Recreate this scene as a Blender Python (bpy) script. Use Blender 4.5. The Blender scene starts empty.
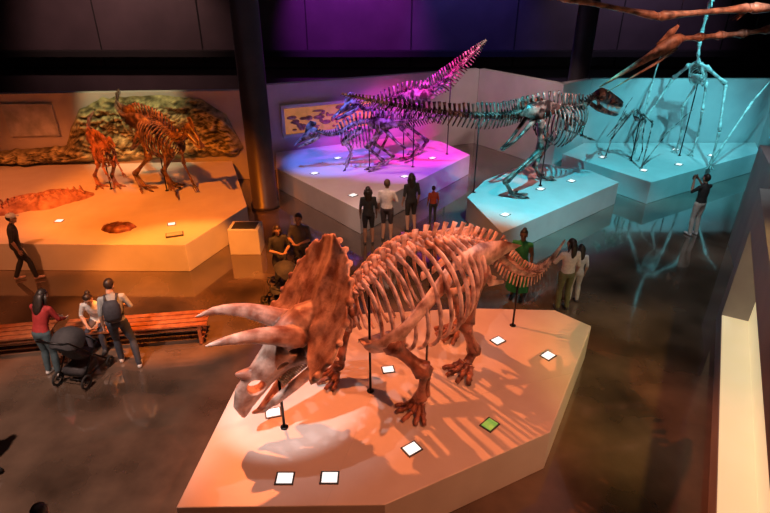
import bpy, math, random
import numpy as np
from mathutils import Vector as V, Matrix as M, noise
random.seed(7)
SC=bpy.context.scene
PI=math.pi
def rad(a): return a*PI/180
# ------------------------------------------------ materials
def mat(name,c1,c2=None,rough=.6,scale=4,bump=0.,bscale=30,metal=0,emit=None,es=0,rough2=None,coat=0,detail=6,contrast=(.35,.65),crease_shade=0,spec=None):
    m=bpy.data.materials.new(name); m.use_nodes=True
    nt=m.node_tree; b=nt.nodes['Principled BSDF']
    b.inputs['Roughness'].default_value=rough; b.inputs['Metallic'].default_value=metal
    b.inputs['Base Color'].default_value=(*c1,1)
    if spec: b.inputs['Specular IOR Level'].default_value=spec
    if coat: b.inputs['Coat Weight'].default_value=coat; b.inputs['Coat Roughness'].default_value=.05
    tc=nt.nodes.new('ShaderNodeTexCoord')
    if c2 is not None:
        n=nt.nodes.new('ShaderNodeTexNoise'); n.inputs['Scale'].default_value=scale; n.inputs['Detail'].default_value=detail
        nt.links.new(tc.outputs['Object'],n.inputs['Vector'])
        r=nt.nodes.new('ShaderNodeValToRGB'); r.color_ramp.elements[0].position=contrast[0]; r.color_ramp.elements[1].position=contrast[1]
        r.color_ramp.elements[0].color=(*c1,1); r.color_ramp.elements[1].color=(*c2,1)
        nt.links.new(n.outputs['Fac'],r.inputs['Fac']); out=r.outputs['Color']
        if crease_shade:  # crease shade and edge highlights put into the base colour by pointiness
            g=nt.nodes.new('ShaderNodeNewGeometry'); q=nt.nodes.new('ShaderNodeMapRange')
            q.inputs['From Min'].default_value=.46; q.inputs['From Max'].default_value=.54; q.inputs['To Min'].default_value=1-crease_shade; q.inputs['To Max'].default_value=1+crease_shade*.5
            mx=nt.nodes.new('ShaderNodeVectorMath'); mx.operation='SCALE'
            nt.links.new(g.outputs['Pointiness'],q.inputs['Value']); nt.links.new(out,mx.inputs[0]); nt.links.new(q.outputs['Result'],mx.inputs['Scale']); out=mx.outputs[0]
        nt.links.new(out,b.inputs['Base Color'])
        if rough2 is not None:
            mr=nt.nodes.new('ShaderNodeMapRange'); mr.inputs['To Min'].default_value=rough; mr.inputs['To Max'].default_value=rough2
            nt.links.new(n.outputs['Fac'],mr.inputs['Value']); nt.links.new(mr.outputs['Result'],b.inputs['Roughness'])
    if bump:
        n2=nt.nodes.new('ShaderNodeTexNoise'); n2.inputs['Scale'].default_value=bscale; n2.inputs['Detail'].default_value=5
        nt.links.new(tc.outputs['Object'],n2.inputs['Vector'])
        bp=nt.nodes.new('ShaderNodeBump'); bp.inputs['Strength'].default_value=bump; bp.inputs['Distance'].default_value=.02
        nt.links.new(n2.outputs['Fac'],bp.inputs['Height']); nt.links.new(bp.outputs['Normal'],b.inputs['Normal'])
    if emit: b.inputs['Emission Color'].default_value=(*emit,1); b.inputs['Emission Strength'].default_value=es
    return m
_cm={}
def col(c,rough=.75):
    k=(tuple(c),rough)
    if k not in _cm: _cm[k]=mat('cloth_%d'%len(_cm),c,tuple(min(1,x*1.25+.005) for x in c),rough=rough,scale=18,bump=.2,bscale=120)
    return _cm[k]
BONE=mat('bone_tan',(.16,.065,.045),(.70,.48,.40),.38,scale=5,bump=.25,bscale=30,contrast=(.34,.62),crease_shade=.75)
BONE_SK=mat('bone_skull',(.30,.14,.10),(.76,.54,.46),.40,scale=5,bump=.5,bscale=16,contrast=(.36,.64),crease_shade=.75)
BONE_DK=mat('bone_dark',(.03,.018,.015),(.22,.12,.08),.36,scale=6,bump=.3,bscale=40,crease_shade=.6)
BONE_MD=mat('bone_brown',(.05,.018,.014),(.38,.16,.11),.36,scale=5,bump=.3,bscale=30,crease_shade=.7)
BONE_LT=mat('bone_pale',(.22,.20,.19),(.62,.60,.56),.45,scale=6,bump=.3,bscale=40,crease_shade=.5)
BONE_MIX=mat('bone_mottled',(.04,.025,.022),(.50,.40,.37),.34,scale=6,bump=.3,bscale=40,contrast=(.42,.66),crease_shade=.6)
BONE_REX=mat('bone_black',(.018,.010,.009),(.34,.21,.17),.3,scale=6,bump=.3,bscale=40,contrast=(.44,.7),crease_shade=.7)
TOOTH=mat('tooth',(.6,.5,.35),(.8,.7,.55),.35,scale=10)
STEEL=mat('mount_steel',(.02,.02,.022),rough=.35,metal=.8)
PLINTH=mat('plinth_paint',(.68,.64,.62),(.74,.71,.69),.38,scale=2,bump=.05,bscale=60)
PLSIDE=mat('plinth_side_paint',(.62,.60,.58),(.68,.66,.64),.5,scale=2)
WHITEW=mat('white_wall_paint',(.50,.48,.48),(.56,.54,.53),.7,scale=1.5,bump=.05,bscale=40)
GREYW=mat('grey_wall_paint',(.26,.23,.24),(.31,.28,.28),.6,scale=1.5,bump=.05,bscale=40)
DARKW=mat('dark_wall_paint',(.055,.042,.048),(.085,.065,.072),.6,scale=.5,bump=.1,bscale=10)
SEAM=mat('seam_black',(.01,.01,.01),rough=.8)
COLM=mat('column_paint',(.055,.045,.05),(.075,.062,.066),.35,scale=2)
CEIL=mat('ceiling_paint',(.015,.015,.018),rough=.9)
FLOOR=mat('polished_concrete',(.038,.026,.019),(.19,.13,.095),.04,scale=.8,rough2=.15,detail=12,coat=1,contrast=(.3,.75),spec=1.0)
WOOD=mat('bench_wood',(.22,.07,.03),(.36,.14,.06),.4,scale=8)
ROCK=mat('fossil_rock',(.11,.10,.045),(.54,.48,.24),.8,scale=3.5,bump=1,bscale=12,crease_shade=.8)
ROCKP=mat('fossil_slab',(.28,.11,.09),(.6,.32,.26),.8,scale=5,bump=1,bscale=20,crease_shade=.5)
LAMP=mat('light_panel_glow',(.8,.85,.9),(.45,.5,.55),scale=9,emit=(1,.97,.92),es=.9)
LAMPG=mat('light_panel_green',(.2,.5,.15),(.35,.7,.25),scale=9,emit=(.15,1,.15),es=.22)
FRAME=mat('panel_frame',(.08,.08,.08),rough=.4,metal=.5)
BLUESCR=mat('blue_display',(.1,.4,.6),(.3,.75,.9),.4,scale=1.2,emit=(.12,.5,.75),es=.4)
GREYSCR=mat('grey_graphic',(.35,.38,.42),(.6,.62,.66),.5,scale=3)
NICHE=mat('niche_paint_glow',(.72,.66,.48),(.78,.72,.54),.6,scale=2,emit=(1,.80,.45),es=.42)  # panel paint with an added glow standing in for a niche lamp
BLACK=mat('black_plastic',(.02,.02,.02),rough=.4)
RUBBER=mat('rubber',(.015,.015,.015),rough=.8)
TEXTM=mat('label_text',(.25,.23,.2),rough=.6)
# ------------------------------------------------ mesh builder
def cr(pts,n):
    P=[V(p) for p in pts]; P=[2*P[0]-P[1]]+P+[2*P[-1]-P[-2]]; K=len(P)-3; out=[]
    for i in range(n):
        s=i/(n-1)*K; k=min(int(s),K-1); t=s-k; a,b,c,d=P[k:k+4]
        out.append(.5*((2*b)+(c-a)*t+(2*a-5*b+4*c-d)*t*t+(3*b-a-3*c+d)*t**3))
    return out
def L(lst,s):
    if not isinstance(lst,(list,tuple)): return lst
    x=s*(len(lst)-1); k=min(int(x),len(lst)-2); t=x-k; return lst[k]*(1-t)+lst[k+1]*t
class MB:
    def __init__(s): s.v=[];s.f=[];s.m=[]
    def add(s,vs,fs,m=0):
        o=len(s.v); s.v+=[tuple(p) for p in vs]; s.f+=[tuple(i+o for i in f) for f in fs]; s.m+=[m]*len(fs)
    def tube(s,pts,r,n=8,m=0,up=(0,0,1)):
        pts=[V(p) for p in pts]; N=len(pts)
        if not isinstance(r,(list,)): r=[r]*N
        vs=[];a=None;up=V(up)
        for i,p in enumerate(pts):
            t=(pts[min(i+1,N-1)]-pts[max(i-1,0)])
            if t.length<1e-9: t=V((0,0,1))
            t.normalize()
            if a is None:
                a=up.cross(t)
                if a.length<.15: a=V((0,1,0)).cross(t)
                if a.length<.15: a=V((1,0,0)).cross(t)
            else:
                a=a-t*a.dot(t)
                if a.length<1e-4: a=V((0,1,0)).cross(t)
            a.normalize(); b=t.cross(a)
            ra,rb=r[i] if isinstance(r[i],tuple) else (r[i],r[i])
            for j in range(n):
                th=2*PI*j/n; vs.append(p+a*(ra*math.cos(th))+b*(rb*math.sin(th)))
        fs=[]
        for i in range(N-1):
            for j in range(n):
                k=(j+1)%n; fs.append((i*n+j,i*n+k,(i+1)*n+k,(i+1)*n+j))
        fs.append(tuple(range(n-1,-1,-1))); fs.append(tuple((N-1)*n+j for j in range(n)))
        s.add(vs,fs,m)
    def bone(s,a,b,r,re=None,n=8,m=0,bend=0):
        a=V(a);b=V(b); re=re or r*1.7; d=b-a; mid=V((0,0,1)) if abs(d.normalized().z)<.8 else V((1,0,0))
        ks=[0,.05,.13,.3,.5,.7,.87,.95,1]; rs=[re*.6,re,re*.85,r*1.05,r,r*1.05,re*.85,re,re*.6]
        s.tube([a+d*k+mid*bend*math.sin(PI*k) for k in ks],rs,n,m)
    def ell(s,c,r,nu=10,nv=7,m=0,R=None):
        c=V(c);vs=[];
        if not isinstance(r,tuple): r=(r,r,r)
        for i in range(nv+1):
            ph=PI*i/nv
            for j in range(nu):
                th=2*PI*j/nu; p=V((r[0]*math.sin(ph)*math.cos(th),r[1]*math.sin(ph)*math.sin(th),-r[2]*math.cos(ph)))
                if R: p=R@p
                vs.append(c+p)
        fs=[]
        for i in range(nv):
            for j in range(nu):
                k=(j+1)%nu
                if i==0: fs.append((i*nu+j,(i+1)*nu+k,(i+1)*nu+j)[::-1])
                elif i==nv-1: fs.append((i*nu+j,i*nu+k,(i+1)*nu+j))
                else: fs.append((i*nu+j,i*nu+k,(i+1)*nu+k,(i+1)*nu+j))
        s.add(vs,fs,m)
    def box(s,c,d,m=0,rz=0,R=None):
        R=R or M.Rotation(rz,3,'Z'); c=V(c)
        vs=[c+R@V((x*d[0]/2,y*d[1]/2,z*d[2]/2)) for z in(-1,1) for y in(-1,1) for x in(-1,1)]
        s.add(vs,[(0,2,3,1),(4,5,7,6),(0,1,5,4),(2,6,7,3),(0,4,6,2),(1,3,7,5)],m)
    def prism(s,poly,z0,z1,m=0,ms=None):
        n=len(poly); vs=[(x,y,z0) for x,y in poly]+[(x,y,z1) for x,y in poly]
        o=len(s.v); s.add(vs,[tuple(range(n-1,-1,-1)),tuple(range(n,2*n))],m)
        fs=[(i,(i+1)%n,n+(i+1)%n,n+i) for i in range(n)]
        s.f+=[tuple(i+o for i in f) for f in fs]; s.m+=[m if ms is None else ms]*n
    def plate(s,pts,th,nrm,m=0):
        nrm=V(nrm).normalized()*th/2; n=len(pts); vs=[V(p)+nrm for p in pts]+[V(p)-nrm for p in pts]
        s.add(vs,[tuple(range(n)),tuple(range(2*n-1,n-1,-1))]+[(i,n+i,n+(i+1)%n,(i+1)%n) for i in range(n)],m)
    def mesh(s,name):
        me=bpy.data.meshes.new(name); me.from_pydata(s.v,[],s.f)
        me.polygons.foreach_set('material_index',s.m); me.update(); return me
    def obj(s,name,mats,parent=None,smooth=True,bevel=0):
        return mkobj(name,s.mesh(name),mats,parent,smooth,bevel)
def mkobj(name,me,mats,parent=None,smooth=True,bevel=0):
    if not isinstance(mats,(list,tuple)): mats=[mats]
    for m in mats: me.materials.append(m)
    me.polygons.foreach_set('use_smooth',[smooth]*len(me.polygons)); me.update()
    o=bpy.data.objects.new(name,me); SC.collection.objects.link(o)
    if parent: o.parent=parent
    if bevel:
        b=o.modifiers.new('bev','BEVEL'); b.width=bevel; b.segments=2
    return o
def empty(name,loc=(0,0,0),rz=0,sc=1):
    e=bpy.data.objects.new(name,None); SC.collection.objects.link(e); e.location=loc; e.rotation_euler=(0,0,rz); e.scale=(sc,)*3; e.empty_display_size=.2; return e
def remesh(mb,vox,smooth=3,cut=None):
    me=mb.mesh('tmp'); o=bpy.data.objects.new('tmp',me); SC.collection.objects.link(o)
    r=o.modifiers.new('r','REMESH'); r.mode='VOXEL'; r.voxel_size=vox
    if smooth: q=o.modifiers.new('s','SMOOTH'); q.iterations=smooth; q.factor=.5
    co=None
    if cut:
        co=bpy.data.objects.new('cut',cut.mesh('cut')); SC.collection.objects.link(co)
        b=o.modifiers.new('b','BOOLEAN'); b.operation='DIFFERENCE'; b.object=co; b.solver='EXACT'
    bpy.context.view_layer.update(); dg=bpy.context.evaluated_depsgraph_get()
    out=bpy.data.meshes.new_from_object(o.evaluated_get(dg))
    bpy.data.objects.remove(o)
    if co: bpy.data.objects.remove(co)
    out.materials.clear()
    return out
# ------------------------------------------------ camera
cam=bpy.data.cameras.new('camera'); co=bpy.data.objects.new('camera',cam); SC.collection.objects.link(co)
co.location=(0,0,6.2); co.rotation_euler=(rad(90-27.3),0,0); cam.sensor_width=36; cam.lens=545/770*36; cam.clip_end=200
SC.camera=co
# ------------------------------------------------ room shell
def simple(name,mats,fn,parent=None,bevel=0):
    mb=MB(); fn(mb); return mb.obj(name,mats,parent,False,bevel)
simple('floor',FLOOR,lambda b:b.box((2,11,-.1),(44,34,.2)))
simple('ceiling',CEIL,lambda b:b.box((2,11,9.1),(44,34,.2)))
def backw(b):
    b.box((2,27.15,4.5),(44,.3,9),0)
    for x in (-18,-13.2,-8.5,-3.6,1.2,6,10.8,15.6): b.box((x,26.99,5.6),(.05,.04,6.6),1)
    b.box((2,26.98,2.3),(44,.06,.12),1)
    b.box((2,26.6,3.0),(43,.6,.25),1)
simple('wall_back',[DARKW,SEAM],backw)
simple('wall_left',DARKW,lambda b:b.box((-19.9,11,4.5),(.3,34,9)))
simple('wall_right',DARKW,lambda b:b.box((23.9,11,4.5),(.3,34,9)))
simple('wall_front',DARKW,lambda b:b.box((2,-5.9,4.5),(44,.3,9)))
def wallseg(b,p,q,h,th=.25,m=0,z0=0):
    p=V((*p,0));q=V((*q,0)); c=(p+q)/2; d=q-p; a=math.atan2(d.y,d.x); n=V((-d.y,d.x,0)).normalized()
    b.box(c+n*th/2+V((0,0,z0+(h-z0)/2)),(d.length,abs(th),h-z0),m,a)
simple('display_wall',WHITEW,lambda b:wallseg(b,(-16,16.9),(-4.6,17.8),2.95),bevel=.01)
def mw(b):
    wallseg(b,(-4.1,18.7),(.74,20.95),2.95); wallseg(b,(.74,20.95),(3.7,22.3),2.95)
simple('display_wall',WHITEW,mw,bevel=.01)
simple('display_wall',WHITEW,lambda b:wallseg(b,(3.7,22.3),(6.0,18.9),2.95),bevel=.01)
def tw(b):
    wallseg(b,(6.05,19.0),(7.3,19.9),2.95); wallseg(b,(7.3,19.9),(13.9,19.9),2.95); wallseg(b,(13.9,20.1),(13.2,15.5),2.95)
simple('display_wall',WHITEW,tw,bevel=.01)
for (x,y) in ((-3.6,15.3),(7.3,21.4)):
    b=MB(); b.tube([(x,y,0),(x,y,.12),(x,y,.13),(x,y,9)],[.42,.42,.37,.37],28); b.obj('column',COLM)
# right foreground partition with lit niche
e=empty('partition_wall',(6.74,9.28,0),math.atan2(4.76-9.28,4.19-6.74))
b=MB(); Lw=7.2
b.box((Lw/2,.25,2.5),(Lw,.5,.6)); b.box((Lw/2,.25,.2),(Lw,.5,.4)); b.box((.3,.25,1.3),(.6,.5,1.8)); b.box((Lw/2,.6,1.4),(Lw,.2,2.8))
b.obj('wall_body',[GREYW],e,False)
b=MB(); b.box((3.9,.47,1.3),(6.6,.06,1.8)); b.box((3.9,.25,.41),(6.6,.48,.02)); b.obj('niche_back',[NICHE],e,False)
b=MB()
for i in range(9): b.box((1.35,.435,1.55-.06*i),(.55-.12*(i%3),.006,.018))
b.obj('niche_text',[TEXTM],e,False)
simple('partition_wall',GREYW,lambda b:wallseg(b,(8.95,12.8),(7.6,9.9),2.6,.4,0),bevel=.01)
# ------------------------------------------------ plinths
H=.7
def plinth(name,poly,lamps=(),labels=(),seams=(),top=PLINTH):
    cx=sum(p[0] for p in poly)/len(poly); cy=sum(p[1] for p in poly)/len(poly)
    e=empty(name,(cx,cy,0)); q=[(x-cx,y-cy) for x,y in poly]
    b=MB(); b.prism(q,.0,H,0,1); b.obj('body',[top,PLSIDE],e,False,.012)
    b=MB()
    for (x,y,rz,s,g) in lamps:
        b.box((x-cx,y-cy,H+.006),(s,s*.84,.012),0,rad(rz)); b.box((x-cx,y-cy,H+.01),(s*.82,s*.66,.014),2 if g else 1,rad(rz))
    if lamps: b.obj('light_panels',[FRAME,LAMP,LAMPG],e,False)
    b=MB()
    for (x,y,rz,w,h2) in labels:
        b.box((x-cx,y-cy,H+.02),(w,h2,.04),0,rad(rz)); b.box((x-cx,y-cy,H+.042),(w*.9,h2*.8,.006),1,rad(rz))
    if labels: b.obj('labels',[FRAME,GREYSCR],e,False)
    b=MB()
    for (x0,y0,x1,y1) in seams:
        p=V((x0-cx,y0-cy,H+.001));q2=V((x1-cx,y1-cy,H+.001));d=q2-p
        b.box((p+q2)/2,(d.length,.006,.003),0,math.atan2(d.y,d.x))
    if seams: b.obj('seams',[PLSIDE],e,False)
    return e
plinth('display_plinth',[(-2.43,4.29),(0,4.33),(2.24,5.47),(3.64,7.98),(3.14,8.5),(1.58,8.57),(-1.18,8.3),(-2.24,6.43)],
  [(-1.58,5.83,15,.23,0),(-1.23,4.7,0,.23,0),(-.68,4.71,0,.23,0),(.35,5.17,35,.23,0),(1.44,5.6,45,.23,1),(2.65,7.13,40,.22,0),(1.91,7.54,35,.22,0),(.05,6.78,10,.2,0)],
  seams=[(-.7,4.32,.4,8.4),(.4,5.9,2.9,6.7)])
plinth('display_plinth',[(-3.8,18.6),(-3.5,16.85),(-.66,13.33),(2.93,18.3),(2.07,20.0),(.74,20.8)],
  [(-.9,14.4,45,.24,0),(.6,16,45,.24,0),(-2.2,16.3,45,.24,0),(1.6,17.9,45,.24,0),(-1.6,17.9,45,.24,0)],seams=[(-.66,13.33,.2,20)])
plinth('display_plinth',[(2.29,14.28),(2.81,11.9),(7.0,15.5),(6.5,16.6),(4.86,17.5),(3.02,15.7)],
  [(3.1,13.0,45,.24,0),(4.5,14.9,45,.24,0),(3.6,14.8,45,.2,0),(5.6,15.6,45,.24,0)])
plinth('display_plinth',[(6.15,18.4),(7.96,15.5),(13.1,18.6),(13.7,19.85),(7.35,19.8)],
  [(8.2,16.6,45,.24,0),(9.6,17.2,45,.24,0),(11.2,18.2,45,.24,0),(7.4,18,45,.24,0),(10.3,18.9,45,.24,0)])
plinth('display_plinth',[(-16,11.4),(-4.59,11.24),(-3.7,13.6),(-5.1,17.6),(-16,16.8)],
  [(-5.3,12.4,20,.2,0),(-8.2,12.6,0,.2,0)],[(-5.0,11.75,20,.4,.22)],seams=[(-7.6,11.3,-9.2,17)])
b=MB(); b.prism([(-3.85,12.1),(-3.1,12.1),(-3.1,12.65),(-3.85,12.65)],0,.68,0); b.box((-3.475,12.375,.66),(.6,.42,.06),1); b.obj('donation_box',[PLSIDE,FRAME],None,False,.012)
# fossil rock relief on left display wall
def relief(name,lo,hi,origin,ang,mt,depth=.30,nx=200,nz=70):
    x0,x1=lo[0][0],lo[-1][0]
    def interp(arr,x):
        for i in range(len(arr)-1):
            if arr[i][0]<=x<=arr[i+1][0]:
                t=(x-arr[i][0])/(arr[i+1][0]-arr[i][0]+1e-9); return arr[i][1]*(1-t)+arr[i+1][1]*t
        return arr[-1][1]
    spc=cr([(3.6,0,1.7),(4.6,0,2.2),(5.8,0,2.0),(6.8,0,1.4),(7.6,0,1.5)],60)
    vs=[];
    for i in range(nx+1):
        x=x0+(x1-x0)*i/nx; a=interp(lo,x)+.05*noise.noise(V((x*3,0,0))); c=interp(hi,x)+.06*noise.noise(V((x*4,5,0)))
        if c<a+.04: c=a+.04
        for j in range(nz+1):
            t=j/nz; z=a+(c-a)*t; ed=min(t,1-t,i/nx*3,(1-i/nx)*3); ed=min(1,ed*7)
            d=depth*ed*(.5+.8*noise.fractal(V((x*1.1,z*1.6,1)),.8,2.1,6)+.5*abs(noise.noise(V((x*2.5,z*5,7)))))
            mn=9;mk=0
            for k in range(0,60,2):
                q=spc[k]; dd=(q.x-x)**2+(q.z-z)**2
                if dd<mn: mn=dd;mk=k
            mn=math.sqrt(mn); d+=.10*ed*math.exp(-(mn/.06)**2)
            if mn<.55 and 12<mk<52 and z<spc[mk].z+.1: d+=.06*ed*max(0,math.sin(x*26+z*5))**2
            vs.append((x,-max(d,.0),z))
    fs=[(i*(nz+1)+j,(i+1)*(nz+1)+j,(i+1)*(nz+1)+j+1,i*(nz+1)+j+1) for i in range(nx) for j in range(nz)]
    b=MB(); b.add(vs,fs); o=b.obj(name,[mt]); o.location=origin; o.rotation_euler=(0,0,ang); return o
a=math.atan2(.9,11.4)
relief('fossil_rock_relief',[(0,.8),(1.5,.75),(4,.75),(6.5,.8),(8.1,.85),(8.32,1.1)],
  [(0,1.15),(1.8,1.25),(2.7,1.3),(3.0,1.9),(3.4,2.45),(4.2,2.8),(6,2.85),(7.2,2.7),(7.9,2.2),(8.32,1.15)],(-13,17.10,0),a,ROCK)
simple('wall_graphic',[GREYSCR,FRAME],lambda b:b.box((-11.15,17.22,2.15),(1.5,.05,1.0),0,a))
# lit wall case in middle wall
e=empty('fossil_wall_case',(-2.0,19.62,1.75),math.atan2(2.25,4.84))
b=MB(); b.box((0,-.06,.45),(3.5,.12,.1)); b.box((0,-.06,-.55),(3.5,.12,.1)); b.box((-1.7,-.06,-.05),(.1,.12,1)); b.box((1.7,-.06,-.05),(.1,.12,1)); b.obj('frame',[PLSIDE],e,False)
b=MB(); b.box((0,-.02,-.05),(3.3,.03,.9)); 
for k in range(34):
    x=random.uniform(-1.5,1.5); z=random.uniform(-.42,.3); b.ell((x,-.05,z),(random.uniform(.05,.22),.04,random.uniform(.03,.1)),8,6,1)
b.obj('fossil_slab',[mat('case_back',(.6,.34,.14),(.8,.46,.2),.7,scale=4,emit=(1,.36,.11),es=.25),ROCKP],e,True)  # orange case light put into the back's colour and emission
simple('blue_display_screen',BLUESCR,lambda b:wallseg(b,(13.62,19.0),(13.2,16.2),2.7,-.06,0,1.1))
def slab(name,c,sx,sy,h,m,rz,seed):
    b=MB(); nr=14;na=40; vs=[(0,0,h)]
    for i in range(1,nr+1):
        r=i/nr
        for j in range(na):
            th=2*PI*j/na; R=1+.28*noise.noise(V((math.cos(th)*1.8+seed,math.sin(th)*1.8,0)))+.1*noise.noise(V((math.cos(th)*6,math.sin(th)*6,seed)))
            x=r*R*sx*math.cos(th); y=r*R*sy*math.sin(th)
            z=h*(1-r**6)*(.8+.5*abs(noise.noise(V((x*5,y*5,seed))))+.25*abs(math.sin(9*th))*(r)) if i<nr else 0
            vs.append((x,y,z))
    fs=[(0,1+j,1+(j+1)%na) for j in range(na)]+[(1+(i-1)*na+j,1+i*na+j,1+i*na+(j+1)%na,1+(i-1)*na+(j+1)%na) for i in range(1,nr) for j in range(na)]
    b.add(vs,fs); o=b.obj(name,[m]); o.location=c; o.rotation_euler=(0,0,rz); return o
def carapace(c,rz):
    e=empty('turtle_fossil',c,rz); b=MB(); N=30; vs=[];nr=9
    def rim(th): return 1.0*(1+.22*math.cos(2*th)+.1*math.cos(5*th+1)+.06*noise.noise(V((math.cos(th)*5,math.sin(th)*5,3))))
    vs.append((0,0,.2))
    for i in range(1,nr+1):
        for j in range(N*2):
            th=PI*j/N; r=i/nr*rim(th); vs.append((r*math.cos(th),.8*r*math.sin(th),.2*(1-(i/nr)**3)+(.03*abs(math.sin(7*th)) if i<nr else 0)))
    K=N*2
    fs=[(0,1+j,1+(j+1)%K) for j in range(K)]+[(1+(i-1)*K+j,1+i*K+j,1+i*K+(j+1)%K,1+(i-1)*K+(j+1)%K) for i in range(1,nr) for j in range(K)]
    b.add(vs,fs)
    for k in range(13):
        x=-1.0+k*.16; b.tube([(x,0,.2*(1-abs(x)**3/1.9)+.02),(x+.1,0,.2*(1-abs(x)**3/1.9)+.02)],.04,6)
        for g in (1,-1): b.tube(cr([(x+.05,0,.2),(x+.08,g*.3,.17),(x+.12,g*.58*max(.3,1-abs(x)),.07)],5),.022,6)
    b.obj('fossil_shell',[ROCKP],e)
carapace((-9.35,13.9,H),.6)
slab('ammonite_fossil',(-6.5,12.15,H),.36,.28,.12,BONE_MD,0,5.2)
# ------------------------------------------------ skeleton helpers
def frames(path):
    out=[];N=len(path)
    for i,p in enumerate(path):
        t=(path[min(i+1,N-1)]-path[max(i-1,0)]).normalized(); s=V((0,0,1)).cross(t)
        if s.length<.2: s=V((0,1,0))
        s.normalize(); u=t.cross(s); out.append((p,t,s,u))
    return out
def spine(b,ctrl,n,r,h,w,chev=0,lean=.25,tw=.35):
    path=cr(ctrl,n); fr=frames(path)
    for i,(p,t,s,u) in enumerate(fr):
        k=i/(n-1); R=L(r,k); Hh=L(h,k)*random.uniform(.92,1.08); W=L(w,k)
        d=(path[min(i+1,n-1)]-path[max(i-1,0)]).length/(2 if 0<i<n-1 else 1)
        b.tube([p-t*d*.44,p-t*d*.28,p,p+t*d*.28,p+t*d*.44],[R*.8,R,R*.68,R,R*.8],8,up=u)
        if Hh>.01:
            q=p+u*R*.5; e=p+u*(R+Hh)-t*Hh*lean
            b.tube([q,q.lerp(e,.5),e],[(d*tw,R*.28),(d*tw*.7,R*.18),(d*tw*1.0,R*.26)],6,up=s)
        if W>.01:
            for g in (1,-1): b.tube([p+u*R*.4,p+s*g*W+u*R*.6-t*W*.15],[(R*.35,R*.25),(R*.2,R*.15)],6)
            for g in (1,-1): b.ell(p+u*R*.8+t*d*.4+s*g*R*.4,R*.28,6,4)
        C=L(chev,k)
        if C>.01: b.tube([p-u*R*.8-t*d*.4,p-u*(R+C)-t*(d*.4+C*.4)],[(R*.35,R*.18),(R*.2,R*.1)],6,up=s)
    return fr
def ribs(b,fr,W,D,r,i0,i1,step=1,sweep=.2,arc=.84,tilt=0):
    n=max(1,i1-i0-1)
    for i in range(i0,i1,step):
        k=(i-i0)/n; p,t,s,u=fr[i]; w=L(W,k);d=L(D,k)
        for g in (1,-1):
            pts=[];rr=[]
            for q in range(13):
                a=q/12*arc*PI; dn=d*(1-math.cos(a))/(1-math.cos(arc*PI)); o=w*math.sin(a)**.75 if q else .02
                pts.append(p+u*(r*1.2*(1-q/12))-V((0,0,1))*dn+s*g*o-t*(sweep*dn)); rr.append((r*(1.25-.5*q/12),r*.6))
            b.tube(pts,rr,8,up=s)
def toes(b,p,fwd,n,ln,r,spread=.5,claw=True,z=.0):
    fwd=V(fwd).normalized(); sd=V((-fwd.y,fwd.x,0))
    for i in range(n):
        k=(i-(n-1)/2)/max(1,(n-1)/2) if n>1 else 0
        d=(fwd+sd*k*spread).normalized(); l=ln*(1-.18*abs(k)); p0=V(p)+sd*k*r*1.6
        a=p0; zz=[max(p0.z,r*1.5),r*1.5,r*1.1,r*.7]
        q=[V((a.x,a.y,zz[0])),V((a.x+d.x*l*.38,a.y+d.y*l*.38,zz[1])),V((a.x+d.x*l*.7,a.y+d.y*l*.7,zz[2])),V((a.x+d.x*l,a.y+d.y*l,zz[3]))]
        b.bone(q[0],q[1],r*.75,r*1.1,6); b.bone(q[1],q[2],r*.7,r,6)
        b.tube([q[2],q[2].lerp(q[3],.5)+V((0,0,r*.3)),q[3]],[r*.9,r*.7,r*.15 if claw else r*.7],6)
def limb(b,J,R):
    for i in range(len(J)-1):
        b.bone(J[i],J[i+1],R[i],None,9)
        if i: b.ell(J[i],R[i]*1.35,8,6)
def post(b,x,y,z,r=.018):
    b.tube([(x,y,0.004),(x,y,.012)],[.055,.055],14); b.tube([(x,y,0),(x,y,z)],r,8)
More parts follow.
